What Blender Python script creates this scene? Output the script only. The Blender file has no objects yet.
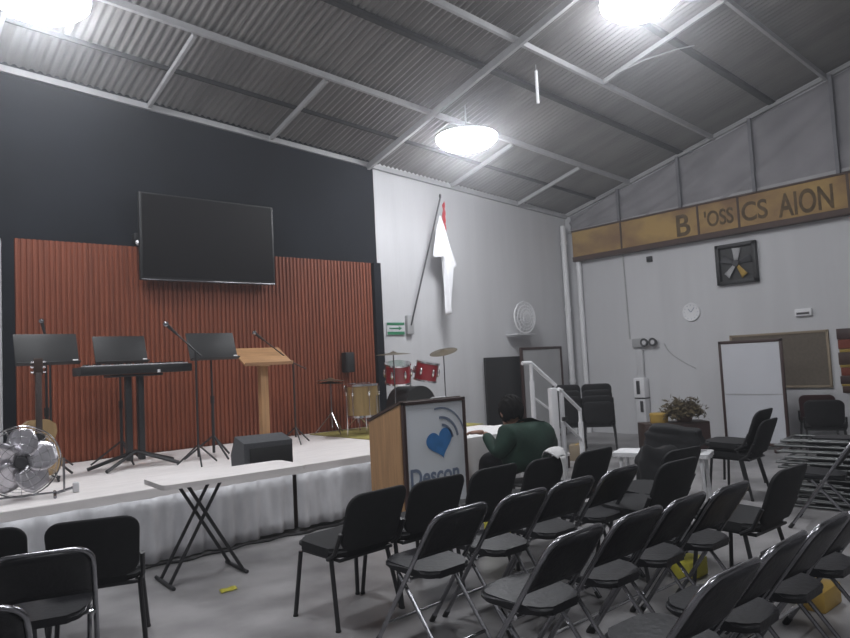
import bpy, bmesh, math, random
from mathutils import Vector, Matrix, Quaternion
random.seed(7)
C = bpy.context.scene.collection
PI = math.pi
sin, cos = math.sin, math.cos

# ------------------------------------------------------------------ materials
def mat(name, col, rough=.6, metal=0, noise=0, nscale=6, stretch=(1, 1, 1), bump=0, bscale=60, col2=None, emit=None, spec=.5, coat=0):
    m = bpy.data.materials.new(name); m.use_nodes = True
    nt = m.node_tree; N = nt.nodes; L = nt.links
    b = N['Principled BSDF']
    b.inputs['Base Color'].default_value = (*col, 1)
    b.inputs['Roughness'].default_value = rough
    b.inputs['Metallic'].default_value = metal
    b.inputs['Specular IOR Level'].default_value = spec
    if coat: b.inputs['Coat Weight'].default_value = coat; b.inputs['Coat Roughness'].default_value = .15
    if emit:
        b.inputs['Emission Color'].default_value = (*emit[0], 1); b.inputs['Emission Strength'].default_value = emit[1]
    tc = N.new('ShaderNodeTexCoord'); mp = N.new('ShaderNodeMapping')
    mp.inputs['Scale'].default_value = stretch
    L.new(tc.outputs['Object'], mp.inputs[0])
    n = N.new('ShaderNodeTexNoise'); n.inputs['Scale'].default_value = nscale; n.inputs['Detail'].default_value = 5
    L.new(mp.outputs[0], n.inputs[0])
    r = N.new('ShaderNodeValToRGB')
    c2 = col2 or tuple(c * (1 - noise) for c in col)
    r.color_ramp.elements[0].color = (*c2, 1); r.color_ramp.elements[1].color = (*col, 1)
    r.color_ramp.elements[0].position = .35; r.color_ramp.elements[1].position = .62
    L.new(n.outputs[0], r.inputs[0])
    if noise or col2: L.new(r.outputs[0], b.inputs['Base Color'])
    if bump:
        n2 = N.new('ShaderNodeTexNoise'); n2.inputs['Scale'].default_value = bscale; n2.inputs['Detail'].default_value = 3
        L.new(mp.outputs[0], n2.inputs[0])
        bp = N.new('ShaderNodeBump'); bp.inputs['Strength'].default_value = bump; bp.inputs['Distance'].default_value = .02
        L.new(n2.outputs[0], bp.inputs['Height']); L.new(bp.outputs[0], b.inputs['Normal'])
    return m

M = dict(
    floor=mat('concrete', (.32, .31, .315), .45, noise=.5, nscale=1.6, bump=.08, bscale=14),
    wall=mat('white_wall', (.60, .60, .62), .75, noise=.08, nscale=1.2, stretch=(2.5, 2.5, .25), bump=.15, bscale=5),
    darkwall=mat('dark_paint', (.009, .011, .016), .85, spec=.25, noise=.3, nscale=2),
    slat=mat('brown_panel', (.23, .060, .026), .6, noise=.25, nscale=3, stretch=(6, 6, .3)),
    roof=mat('roof_sheet', (.225, .215, .205), .6, noise=.25, nscale=1.5, stretch=(3, .4, 1)),
    steel=mat('roof_steel', (.42, .42, .43), .55, noise=.1),
    darksteel=mat('dark_steel', (.055, .055, .06), .6, noise=.2),
    tarp=mat('tarp_sheet', (.30, .29, .31), .6, noise=.2, nscale=2, bump=.3, bscale=4),
    deck=mat('stage_deck', (.83, .79, .78), .6, noise=.08, nscale=3, stretch=(1, 5, 1)),
    satin=mat('satin_cloth', (.74, .74, .77), .4, noise=.25, nscale=3.5, stretch=(1.6, 1, .8)),
    cloth=mat('white_cloth', (.74, .73, .73), .8, bump=.1),
    flag=mat('flag_cloth', (.85, .85, .88), .75),
    red=mat('red_cloth', (.5, .02, .03), .7),
    black=mat('black_fabric', (.016, .016, .018), .85, noise=.2, nscale=30, bump=.2, bscale=200),
    maroon=mat('maroon_fabric', (.045, .012, .014), .85, noise=.2, nscale=30),
    vinyl=mat('black_vinyl', (.018, .018, .021), .42, spec=.35, noise=.15, nscale=12, bump=.12, bscale=40),
    plastic=mat('black_plastic', (.014, .014, .015), .5),
    blackmetal=mat('black_metal', (.02, .02, .022), .45),
    tube=mat('grey_tube', (.33, .33, .35), .27, metal=1, noise=.2, nscale=8),
    dulltube=mat('dull_tube', (.16, .165, .165), .42, metal=1, noise=.3, nscale=8),
    chrome=mat('chrome', (.72, .72, .74), .16, metal=1),
    alu=mat('aluminium', (.66, .64, .68), .3, metal=.85, noise=.12),
    wood=mat('pine_wood', (.47, .27, .13), .5, noise=.25, nscale=4, stretch=(8, 8, .5)),
    tan=mat('tan_wood', (.48, .27, .13), .5, noise=.2, nscale=3, stretch=(1, 8, 8)),
    guitar=mat('guitar_wood', (.40, .27, .13), .35, noise=.2, nscale=3, stretch=(8, 2, 1)),
    darkwood=mat('dark_wood', (.055, .03, .022), .5, noise=.3, nscale=4, stretch=(1, 1, 6)),
    frame=mat('frame_brown', (.045, .022, .02), .5),
    sign=mat('old_plywood', (.42, .27, .09), .7, col2=(.22, .125, .06), nscale=1.4, stretch=(1, 1, 1.6)),
    signtrim=mat('sign_trim', (.07, .035, .025), .6, noise=.3, nscale=5),
    letter=mat('faded_lettering', (.125, .08, .035), .8, noise=.4, nscale=9),
    white=mat('white_paint', (.78, .78, .80), .45),
    offwhite=mat('offwhite_plastic', (.62, .62, .64), .45, noise=.05),
    board=mat('whiteboard', (.55, .56, .60), .3, noise=.05, nscale=2),
    greyboard=mat('grey_sheet', (.40, .40, .41), .5, noise=.1, nscale=3),
    darkbeam=mat('dark_beam', (.018, .017, .018), .8, noise=.3, nscale=9),
    stud=mat('stud_metal', (.20, .20, .22), .6, noise=.2),
    cork=mat('cork', (.145, .12, .095), .85, noise=.2, nscale=25),
    poster=mat('poster_sheet', (.74, .77, .82), .35, noise=.05, nscale=2),
    blue=mat('blue_print', (.05, .21, .52), .5, noise=.2, nscale=14),
    bluegrey=mat('bluegrey_print', (.16, .20, .29), .5),
    green=mat('sign_green', (.03, .20, .10), .5),
    screen=mat('tv_screen', (.007, .006, .007), .45, spec=.15),
    grille=mat('speaker_grille', (.02, .02, .021), .6, noise=.4, nscale=80),
    speaker=mat('grey_carpet', (.075, .078, .085), .85, noise=.2, nscale=50),
    gold=mat('gold_drum', (.36, .25, .11), .35, metal=.4, noise=.2, nscale=3, stretch=(9, 9, 1)),
    redshell=mat('red_shell', (.30, .012, .022), .25, coat=.6),
    skinhead=mat('drum_head', (.55, .54, .53), .5),
    cymbal=mat('cymbal_bronze', (.16, .13, .085), .4, metal=.8),
    rug=mat('yellow_rug', (.36, .31, .09), .9, noise=.3, nscale=12),
    yellow=mat('yellow_plastic', (.55, .50, .06), .55),
    ochre=mat('ochre_plastic', (.42, .27, .06), .5),
    leaf=mat('dried_leaf', (.10, .075, .035), .8, noise=.5, nscale=6),
    pot=mat('pot_clay', (.13, .07, .05), .8),
    skin=mat('skin', (.38, .21, .15), .55, noise=.08, nscale=20),
    hair=mat('hair', (.010, .009, .009), .9, spec=.2, noise=.3, nscale=60),
    jacket=mat('green_jacket', (.012, .040, .027), .85, noise=.3, nscale=7, bump=.4, bscale=9),
    trousers=mat('dark_trousers', (.015, .017, .024), .85),
    rubber=mat('rubber', (.012, .012, .012), .7),
    cardboard=mat('cardboard', (.30, .24, .17), .8, noise=.1),
    brickred=mat('rust_cloth', (.20, .045, .025), .8, noise=.2),
    mustard=mat('mustard_cloth', (.35, .24, .05), .8, noise=.2),
    lampglow=mat('lamp_diffuser', (.9, .9, .9), .5, emit=((.94, .96, 1), 52)),
)

# ------------------------------------------------------------------ mesh builder
class MB:
    def __init__(s): s.bm = bmesh.new()
    def box(s, c, d, bev=0, rot=None, seg=2):
        r = bmesh.ops.create_cube(s.bm, size=1); vs = r['verts']
        for v in vs: v.co = Vector((v.co.x * d[0], v.co.y * d[1], v.co.z * d[2]))
        if bev:
            es = {e for v in vs for e in v.link_edges}
            o = bmesh.ops.bevel(s.bm, geom=list(es), offset=min(bev, min(d) * .49), segments=seg, affect='EDGES', profile=.5)
            vs = list({v for f in o['faces'] for v in f.verts} | {v for v in vs if v.is_valid})
        m = Matrix.Translation(c)
        if rot is not None: m = m @ (rot if isinstance(rot, Matrix) else Matrix.Rotation(rot[1], 4, rot[0]))
        bmesh.ops.transform(s.bm, matrix=m, verts=vs); return s
    def tube(s, pts, r, n=8, cap=True, closed=False):
        P = [Vector(p) for p in pts]; rs = r if isinstance(r, (list, tuple)) else [r] * len(P)
        rings = []; up = None
        k = len(P)
        for i, p in enumerate(P):
            a = P[(i - 1) % k] if (i or closed) else p; b = P[(i + 1) % k] if (i < k - 1 or closed) else p
            t = ((b - p).normalized() if b != p else Vector()) + ((p - a).normalized() if p != a else Vector())
            t.normalize()
            if up is None:
                up = t.orthogonal().normalized()
            else:
                up = (up - t * up.dot(t)); up = up.normalized() if up.length > 1e-6 else t.orthogonal().normalized()
            w = t.cross(up)
            rings.append([s.bm.verts.new(p + (up * cos(2 * PI * j / n) + w * sin(2 * PI * j / n)) * rs[i]) for j in range(n)])
        for i in range(k if closed else k - 1):
            A, B = rings[i], rings[(i + 1) % k]
            for j in range(n):
                s.bm.faces.new((A[j], A[(j + 1) % n], B[(j + 1) % n], B[j]))
        if cap and not closed:
            s.bm.faces.new(rings[0][::-1]); s.bm.faces.new(rings[-1])
        return s
    def lathe(s, prof, n=24, mtx=None):
        rings = []; new = []
        for (r, z) in prof:
            if r < 1e-5: v = s.bm.verts.new((0, 0, z)); rings.append([v]); new.append(v)
            else:
                R = [s.bm.verts.new((r * cos(2 * PI * j / n), r * sin(2 * PI * j / n), z)) for j in range(n)]
                rings.append(R); new += R
        for A, B in zip(rings, rings[1:]):
            for j in range(n):
                a, b = A[j % len(A)], A[(j + 1) % len(A)]; c, d = B[(j + 1) % len(B)], B[j % len(B)]
                q = []
                for v in (a, b, c, d):
                    if v not in q: q.append(v)
                if len(q) > 2: s.bm.faces.new(q)
        if len(rings[0]) > 1: s.bm.faces.new(rings[0][::-1])
        if len(rings[-1]) > 1: s.bm.faces.new(rings[-1])
        if mtx is not None: bmesh.ops.transform(s.bm, matrix=mtx, verts=new)
        return s
    def prism(s, poly, axis, a, b):
        """2-D polygon extruded along an axis ('x','y','z') from a to b"""
        def P(u, v, w): return {'x': (w, u, v), 'y': (u, w, v), 'z': (u, v, w)}[axis]
        A = [s.bm.verts.new(P(u, v, a)) for u, v in poly]; B = [s.bm.verts.new(P(u, v, b)) for u, v in poly]
        n = len(poly)
        s.bm.faces.new(A); s.bm.faces.new(B[::-1])
        for i in range(n): s.bm.faces.new((A[i], B[i], B[(i + 1) % n], A[(i + 1) % n]))
        return s
    def grid(s, f, nu, nv, thick=0):
        V = [[s.bm.verts.new(f(i / nu, j / nv)) for j in range(nv + 1)] for i in range(nu + 1)]
        for i in range(nu):
            for j in range(nv): s.bm.faces.new((V[i][j], V[i + 1][j], V[i + 1][j + 1], V[i][j + 1]))
        s.thick = thick
        return s
    def quad(s, *p): s.bm.faces.new([s.bm.verts.new(q) for q in p]); return s
    def ball(s, c, r, seg=16):
        o = bmesh.ops.create_uvsphere(s.bm, u_segments=seg, v_segments=max(6, seg // 2), radius=1)
        r = r if isinstance(r, (tuple, list)) else (r, r, r)
        for v in o['verts']: v.co = Vector((v.co.x * r[0] + c[0], v.co.y * r[1] + c[1], v.co.z * r[2] + c[2]))
        return s
    def build(s, name, m, parent=None, smooth=True, subsurf=0, solid=0):
        bmesh.ops.recalc_face_normals(s.bm, faces=s.bm.faces)
        me = bpy.data.meshes.new(name); s.bm.to_mesh(me); s.bm.free()
        for mm in (m if isinstance(m, (list, tuple)) else [m]): me.materials.append(mm)
        o = bpy.data.objects.new(name, me); C.objects.link(o)
        if parent: o.parent = parent
        if smooth:
            me.shade_smooth(); me.set_sharp_from_angle(angle=math.radians(38))
        if solid:
            md = o.modifiers.new('t', 'SOLIDIFY'); md.thickness = solid; md.offset = 0
        if subsurf:
            md = o.modifiers.new('s', 'SUBSURF'); md.levels = md.render_levels = subsurf
        return o

def tag(o, label=None, cat=None, group=None, kind=None):
    if label: o['label'] = label
    if cat: o['category'] = cat
    if group: o['group'] = group
    if kind: o['kind'] = kind
    return o
def thing(name, label, cat, loc=(0, 0, 0), rz=0, group=None):
    o = bpy.data.objects.new(name, None); C.objects.link(o); o.empty_display_size = .1
    o.location = loc; o.rotation_euler = (0, 0, rz)
    return tag(o, label, cat, group)
def struct(mb, name, m, **k): return tag(mb.build(name, m, **k), kind='structure')
def dup(root, loc, rz=0, label=None, group=None):
    r = root.copy(); C.objects.link(r); r.location = loc; r.rotation_euler = (0, 0, rz)
    if label: r['label'] = label
    if group: r['group'] = group
    for ch in list(root.children):
        c = ch.copy(); C.objects.link(c); c.parent = r
        for g in ch.children:
            d = g.copy(); C.objects.link(d); d.parent = c
    return r
def arc(c, r, a0, a1, n, f):
    return [f(c[0] + r * cos(a0 + (a1 - a0) * i / n), c[1] + r * sin(a0 + (a1 - a0) * i / n)) for i in range(n + 1)]
def rrect(w, h, r, n=5, cx=0, cy=0):
    out = []
    for sx, sy, a in ((1, 1, 0), (-1, 1, PI / 2), (-1, -1, PI), (1, -1, 3 * PI / 2)):
        for i in range(n + 1):
            t = a + PI / 2 * i / n
            out.append((cx + sx * (w / 2 - r) + r * cos(t), cy + sy * (h / 2 - r) + r * sin(t)))
    return out
def textmesh(name, txt, size, m, parent, mtx, ext=.003, sx=1):
    cu = bpy.data.curves.new(name, 'FONT'); cu.body = txt; cu.size = size; cu.extrude = ext; cu.offset = size * .018; cu.align_x = 'LEFT'
    t = bpy.data.objects.new(name, cu); C.objects.link(t)
    dg = bpy.context.evaluated_depsgraph_get()
    me = bpy.data.meshes.new_from_object(t.evaluated_get(dg)); bpy.data.objects.remove(t)
    me.transform(mtx @ Matrix.Diagonal((sx, 1, 1, 1))); me.materials.clear(); me.materials.append(m)
    o = bpy.data.objects.new(name, me); C.objects.link(o); o.parent = parent
    return o

# ------------------------------------------------------------------ room shell
XG, YB, XL, YF, YR = 11.2, 8.4, -3.0, -5.0, 1.7
def RZ(x, y):
    d = (YB - y) if y >= YR else (YB - YR) - (YR - y)
    return 4.25 + .236 * d + .065 * (XG - x)
struct(MB().box(((XL + XG) / 2, (YF + YB) / 2, -.05), (XG - XL, YB - YF, .1)), 'floor', M['floor'])
# corrugated roof: waves run across the slope
m = MB()
nx = int((XG - XL) / .085) * 8
def wave(x): return .013 * sin(2 * PI * x / .085)
rows = [YB, YR, YF]
V = [[m.bm.verts.new((XL + (XG - XL) * i / nx, y, RZ(XL + (XG - XL) * i / nx, y) + .085 + wave(XL + (XG - XL) * i / nx))) for y in rows] for i in range(nx + 1)]
for i in range(nx):
    for j in range(2): m.bm.faces.new((V[i][j], V[i + 1][j], V[i + 1][j + 1], V[i][j + 1]))
struct(m, 'ceiling', M['roof'])
# long stage-side wall: left part white, upper part dark, right part white
def wallY(xa, xb, z0, z1a, z1b, y=YB, t=.12):
    return [(xa, z0), (xb, z0), (xb, z1b), (xa, z1a)]
mb = MB().prism(wallY(XL, 1.42, 0, 3.05, 3.05), 'y', YB, YB + .12)
mb.prism(wallY(6.40, XG, 0, RZ(6.4, YB) + .1, RZ(XG, YB) + .1), 'y', YB, YB + .12)
mb.prism(wallY(1.42, 6.40, 0, .6, .6), 'y', YB + .01, YB + .12)
struct(mb, 'wall_back', M['wall'], smooth=False)
mb = MB().prism(wallY(XL, 6.40, 3.05, RZ(XL, YB) + .1, RZ(6.4, YB) + .1), 'y', YB - .02, YB + .12)
mb.box((1.465, YB - .01, 1.83), (.11, .10, 2.44)); mb.box((6.335, YB - .03, 1.83), (.13, .16, 2.44))
struct(mb, 'wall_stage', M['darkwall'], smooth=False)
# ribbed brown panel behind the stage
m = MB(); n = 84; xa, xb = 1.52, 6.27
for k in range(n):
    x0 = xa + (xb - xa) * k / n; w = (xb - xa) / n
    m.prism([(x0, 8.38), (x0, 8.365), (x0 + w * .18, 8.345), (x0 + w * .62, 8.345), (x0 + w * .8, 8.365), (x0 + w, 8.365), (x0 + w, 8.38)], 'z', .6, 3.05)
struct(m, 'wall_cladding', M['slat'], smooth=False)
# gable wall on the right, left wall, wall behind the camera
def gable(x):
    return [(YF, 0), (YB, 0), (YB, RZ(x, YB) + .1), (YR, RZ(x, YR) + .1), (YF, RZ(x, YF) + .1)]
struct(MB().prism(gable(XG), 'x', XG, XG + .12), 'wall_right', M['wall'], smooth=False)
struct(MB().prism(gable(XL), 'x', XL - .12, XL), 'wall_left', M['wall'], smooth=False)
struct(MB().prism(wallY(XL, XG, 0, RZ(XL, YF) + .1, RZ(XG, YF) + .1), 'y', YF - .12, YF), 'wall_front', M['wall'], smooth=False)
# roof steel
tn = [0]
def beam(p, q, w, h, m):
    p, q = Vector(p), Vector(q); d = q - p; L = d.length; d.normalize()
    side = Vector((0, 1, 0) if abs(d.z) > .99 else Vector((0, 0, 1)).cross(d)).normalized(); up = d.cross(side)
    R = Matrix((d, side, up)).transposed().to_4x4()
    tn[0] += 1
    return struct(MB().box((p + q) / 2, (L, w, h), rot=R), 'trim_%d' % tn[0], m, smooth=False)
for y in (8.36, 6.86, 5.25, 3.5):
    beam((XL, y, RZ(XL, y) - .0), (XG, y, RZ(XG, y) - .0), .045, .07, M['steel'])
for y, w_ in ((7.65, .025), (5.85, .08), (4.28, .09), (2.4, .08)):
    beam((XL, y, RZ(XL, y) + .05), (XG, y, RZ(XG, y) + .05), w_, .05, M['darkbeam'])
for x, y0, y1 in ((2.97, 8.3, 6.9), (4.62, 8.3, 6.9), (9.7, 8.3, 6.9), (8.0, 5.2, 3.5), (1.3, 8.3, 6.9), (8.0, 8.3, 6.9)):
    beam((x, y0, RZ(x, y0) - .02), (x, y1, RZ(x, y1) - .02), .038, .06, M['steel'])
beam((6.27, 8.32, RZ(6.27, 8.32) - .06), (6.27, YR, RZ(6.27, YR) - .06), .05, .09, M['steel'])
# gable framing above the sign: studs and a rail
for y in (7.1, 5.88, 4.62, 3.42):
    beam((XG - .10, y, 3.86), (XG - .10, y, RZ(XG, y) - .02), .05, .05, M['darksteel' if 0 else 'stud'])
beam((XG - .045, 8.3, 3.93), (XG - .045, 2.2, 3.99), .04, .05, M['steel'])
beam((XG - .045, 8.3, RZ(XG, 8.3) + .0), (XG - .045, YR, RZ(XG, YR)), .05, .05, M['steel'])
# grey sheeting hung over the gable
m = MB()
def tf(u, v):
    y = 8.25 - u * 6.3; z0 = 3.90; z1 = RZ(XG, y) - .05
    z = z0 + (z1 - z0) * v
    x = XG - .02 - .05 * (1 - abs(sin(PI * (u * 4.2 - 1.6 * v))) ** .5) - .012 * sin(31 * u - 17 * v)
    return (min(x, XG - .006), y, z)
m.grid(tf, 110, 24)
tag(m.build('gable_sheeting', M['tarp'], solid=.003), 'grey plastic sheeting stretched over the gable above the plywood sign', 'sheeting')
# two white drain pipes in the corner
m = MB().tube([(10.98, 8.30, 0), (10.98, 8.30, 4.05)], .055, 14)
for z in (1.0, 2.4, 3.7): m.lathe([(.062, z - .03), (.068, z - .03), (.068, z + .03), (.062, z + .03)], 14, Matrix.Translation((10.98, 8.30, 0)))
tag(m.build('drain_pipe', M['white']), 'tall white drain pipe in the corner, left one of two', 'pipe')
m = MB().tube([(11.12, 8.08, 0), (11.12, 8.08, 3.34)], .048, 14)
for z in (.9, 2.2, 3.2): m.lathe([(.05, z - .03), (.058, z - .03), (.058, z + .03), (.05, z + .03)], 14, Matrix.Translation((11.12, 8.08, 0)))
tag(m.build('drain_pipe', M['white']), 'shorter white drain pipe in the corner ending under the sign', 'pipe')

# ------------------------------------------------------------------ old plywood sign on the gable
t = thing('plywood_sign', 'long yellowed plywood sign box with faded lettering high on the right wall', 'sign', (XG - .08, 5.3, 3.32))
y0, y1 = 8.15 - 5.3, 1.9 - 5.3
MB().box((0, (y0 + y1) / 2, .33), (.14, y0 - y1, .5), .01).build('panel', M['sign'], t, smooth=False)
MB().box((-.01, (y0 + y1) / 2, .04), (.16, y0 - y1, .09), .005).build('bottom_trim', M['signtrim'], t, smooth=False)
MB().box((-.01, (y0 + y1) / 2, .59), (.16, y0 - y1, .03), .004).build('top_trim', M['signtrim'], t, smooth=False)
for y in (1.75, .26, -.42, -2.0): MB().box((-.074, y, .33), (.008, .035, .5)).build('joint_strip', M['signtrim'], t, smooth=False)
face = Matrix(((0, 0, -1, 0), (-1, 0, 0, 0), (0, 1, 0, 0), (0, 0, 0, 1)))
for txt, y, z, s, k in (('B', .68, .12, .52, .95), ("'OSS", .16, .19, .36, .72), ('CS', -.46, .17, .42, .85), ('AION', -1.04, .13, .50, .62)):
    textmesh('lettering', txt, s, M['letter'], t, Matrix.Translation((-.072, y, z)) @ face, sx=k)

# ------------------------------------------------------------------ stage
st = thing('stage', 'low white stage with satin skirt in front of the ribbed brown wall', 'stage', (2.9, 7.05, 0))
MB().box((-.0, -.025, .56), (7.9, 2.60, .08), .008).build('deck', M['deck'], st, smooth=False)
MB().box((0, .03, .27), (7.6, 2.5, .5)).build('base', M['darkwood'], st, smooth=False)
def folds(x): return 1.5 * (.018 * sin(x * 21 + 1.3 * sin(x * 3.1)) + .012 * sin(x * 47 + 2 * sin(x * 2.3)) + .012 * sin(x * 7.7))
def skirt(xa, xb, name, side=False):
    m = MB()
    def f(u, v):
        x = xa + (xb - xa) * u; a = .35 + .65 * (1 - v)
        return (x, -1.355 - .01 * (1 - v) + folds(x) * a, .03 + .5 * v + .012 * (1 - v) * sin(x * 3))
    m.grid(f, int((xb - xa) * 70), 5)
    return m.build(name, M['satin'], st, solid=.003)
skirt(-3.9, .36, 'skirt'); skirt(.40, 3.9, 'skirt')
m = MB().grid(lambda u, v: (3.91 + .02 * sin(u * 60), -1.3 + 2.6 * u, .03 + .5 * v), 100, 4); m.build('skirt', M['satin'], st, solid=.003)
# steps with white railing at the stage end
t = thing('stage_steps', 'two low wooden steps at the right end of the stage', 'steps', (7.2, 6.2, 0))
for i in range(2):
    MB().box((-.13 + .3 * i, 0, .2 * (2 - i) - .02), (.30, .8, .04), .006).build('tread', M['deck'], t, smooth=False)
    MB().box((.01 + .3 * i, 0, .1 * (2 - i) - .02), (.02, .78, .2 * (2 - i) - .04)).build('riser', M['darkwood'], t, smooth=False)
t = thing('stair_railing', 'white metal stair railing sloping down from the stage', 'railing', (6.9, 5.62, 0))
MB().tube([(-.40, .04, 1.43), (-.26, .02, 1.43), (.18, 0, 1.12)], .024, 10).build('handrail', M['white'], t)
MB().tube([(.1, -.10, 1.08), (.13, -.10, 1.07), (.60, -.04, .78)], .024, 10).build('handrail', M['white'], t)
MB().tube([(-.26, .02, 0.605), (-.26, .02, 1.43)], .022, 10).tube([(-.26, .02, .62), (-.26, .02, 1.2)], .03, 10).build('post', M['white'], t)
MB().tube([(-.25, .02, 1.0), (.12, 0, .78)], .016, 8).build('lower_rail', M['white'], t)
MB().tube([(.14, -.10, .68), (.60, -.04, .38)], .02, 8).build('lower_rail', M['white'], t)
MB().box((.06, -.04, .55), (.13, .07, 1.1), .02).build('newel_post', M['white'], t)
MB().box((.165, -.09, .55), (.05, .05, 1.06), .01).build('newel_post', M['offwhite'], t)
MB().box((.165, -.125, .70), (.09, .03, .05), .006).build('bracket', M['plastic'], t)
MB().tube([(.60, -.04, 0), (.60, -.04, .80)], .024, 10).tube([(.60, -.04, 0), (.60, -.04, .62)], .034, 10).build('post', M['white'], t)

# ------------------------------------------------------------------ TV and things on the back wall
t = thing('television', 'large black flat television mounted high on the ribbed wall', 'television', (3.66, 8.2, 2.62))
MB().box((0, .02, .54), (1.76, .06, 1.05), .012).build('case', M['plastic'], t)
MB().box((0, -.012, .55), (1.70, .006, .99)).build('screen', M['screen'], t, smooth=False)
MB().box((0, -.016, .02), (1.74, .008, .016), .003).build('bottom_strip', M['tube'], t)
MB().box((0, .09, .5), (.6, .09, .4)).build('wall_bracket', M['blackmetal'], t)
t = thing('wall_spotlight', 'tiny spotlight with white lens beside the left edge of the television', 'spotlight', (2.78, 8.27, 3.12))
MB().box((0, .06, .03), (.06, .1, .1), .01).build('housing', M['plastic'], t); MB().tube([(0, -.0, -.02), (0, -.03, -.06)], .022, 10).build('lens', M['white'], t)
t = thing('wall_speaker', 'small black box speaker hung on the brown ribbed wall', 'speaker', (5.71, 8.27, 1.42))
MB().box((0, 0, .14), (.15, .13, .29), .015).build('cabinet', M['plastic'], t); MB().box((0, -.068, .14), (.12, .01, .25), .004).build('grille', M['grille'], t)
MB().tube([(0, .05, .05), (0, .075, .05)], .03).build('bracket', M['blackmetal'], t)
# evacuation sign
t = thing('exit_sign', 'small green and white arrow sign on the white wall beside the stage', 'sign', (6.71, 8.385, 1.95))
MB().box((0, 0, .1), (.36, .012, .2)).build('plate', M['offwhite'], t, smooth=False)
MB().box((0, -.008, .175), (.34, .006, .04)).build('band', M['green'], t, smooth=False)
MB().box((0, -.008, .03), (.34, .006, .045)).build('band', M['green'], t, smooth=False)
MB().prism([(-.13, .095), (.06, .095), (.06, .075), (.12, .105), (.06, .135), (.06, .115), (-.13, .115)], 'y', -.012, -.006).build('arrow', M['green'], t, smooth=False)
# flag
t = thing('flag', 'white flag with red corner hanging from a slanted pole on the wall', 'flag', (6.98, 8.345, 2.05))
MB().box((0, .02, .06), (.13, .07, .3), .01).build('holder', M['steel'], t)
p0, p1 = Vector((0, -.02, .05)), Vector((.60, -.20, 2.12))
MB().tube([p0, p1], .013, 8).ball(p1 + Vector((0, 0, .03)), (.02, .02, .04)).build('pole', M['darksteel'], t)
def lerp1(tab, u):
    for (a, x), (b, y) in zip(tab, tab[1:]):
        if u <= b: return x + (y - x) * (u - a) / (b - a)
    return tab[-1][1]
m = MB()
def ff(u, v):   # cloth gathered at the pole, long middle fold, short side folds
    top = p0 + (p1 - p0) * lerp1([(0, .74), (.3, .82), (1, .86)], u)
    bx = lerp1([(0, .30), (.35, .52), (.42, .56), (.72, .70), (1, .80)], u)
    bz = lerp1([(0, 1.13), (.35, 1.12), (.42, .19), (.72, .22), (.8, .95), (1, 1.10)], u)
    e = v ** .75
    x = top.x + .02 + (bx - top.x - .02) * e + .02 * sin(10 * u + 5 * v) * v
    y = top.y - .05 - .05 * (1 + cos(u * 22)) * (.25 + .75 * v)
    return (x, y, top.z + (bz - top.z) * v)
m.grid(ff, 60, 24); m.build('cloth', M['flag'], t, solid=.004)
m = MB()
def fr(u, v):
    top = p0 + (p1 - p0) * (.985 - .09 * u)
    return (top.x + .03 + .075 * u + .015 * sin(9 * v), top.y - .04 - .03 * cos(9 * u), top.z - .03 - .36 * v)
m.grid(fr, 10, 8); m.build('canton', M['red'], t, solid=.004)
# wall fan
t = thing('wall_fan', 'round white wall fan on a bracket on the white wall', 'fan', (9.50, 8.2, 2.22))
ry = Matrix.Rotation(PI / 2, 4, 'X')
m = MB()
for r in (.10, .16, .22, .28): m.tube([(r * cos(a), -.06 - .05 * (1 - (r / .28) ** 2), r * sin(a)) for a in [2 * PI * k / 32 for k in range(32)]], .007 if r < .28 else .014, 6, closed=True)
for k in range(20):
    a = 2 * PI * k / 20
    m.tube([(.05 * cos(a), -.115, .05 * sin(a)), (.17 * cos(a), -.095, .17 * sin(a)), (.28 * cos(a), -.06, .28 * sin(a)), (.24 * cos(a), .03, .24 * sin(a))], .0035, 5)
m.build('guard', M['white'], t)
def blade(name, m_, par, a, r0, r1, w, y, tilt=.4):
    b = MB()
    def f(u, v):
        r = r0 + (r1 - r0) * u; ww = w * (.35 + .65 * sin(PI * min(1, .15 + .75 * u))) * (v - .5)
        p = Vector((r, ww * sin(tilt), ww * cos(tilt)))
        return (p.x * cos(a) - p.z * sin(a), y + p.y, p.x * sin(a) + p.z * cos(a))
    b.grid(f, 8, 5); return b.build(name, m_, par, solid=.004)
for k in range(3): blade('blade', M['offwhite'], t, k * 2 * PI / 3 + .5, .03, .24, .16, -.03)
MB().tube([(0, -.115, 0), (0, .08, 0)], .05, 16).build('motor', M['offwhite'], t)
MB().tube([(0, .06, 0), (0, .06, -.27)], .02).box((0, .05, -.30), (.55, .24, .025), .004).build('bracket', M['offwhite'], t)
# panels leaning on the back wall
t = thing('black_panel', 'tall matt black board standing against the white back wall', 'board', (9.04, 8.3, 0))
MB().box((0, 0, .77), (.96, .05, 1.52), .008).build('panel', M['plastic'], t); MB().box((0, .04, .77), (.8, .03, 1.3)).build('batten', M['darkwood'], t)
t = thing('grey_board', 'grey framed board standing by the corner behind the stair railing', 'board', (9.97, 8.2, 0))
MB().box((0, 0, .83), (1.1, .02, 1.62)).build('sheet', M['greyboard'], t, smooth=False)
m = MB()
for x in (-.56, .56): m.box((x, 0, .83), (.045, .05, 1.68), .005)
for z in (.03, 1.66): m.box((0, 0, z), (1.15, .05, .045), .005)
m.build('frame', M['frame'], t)

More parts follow.
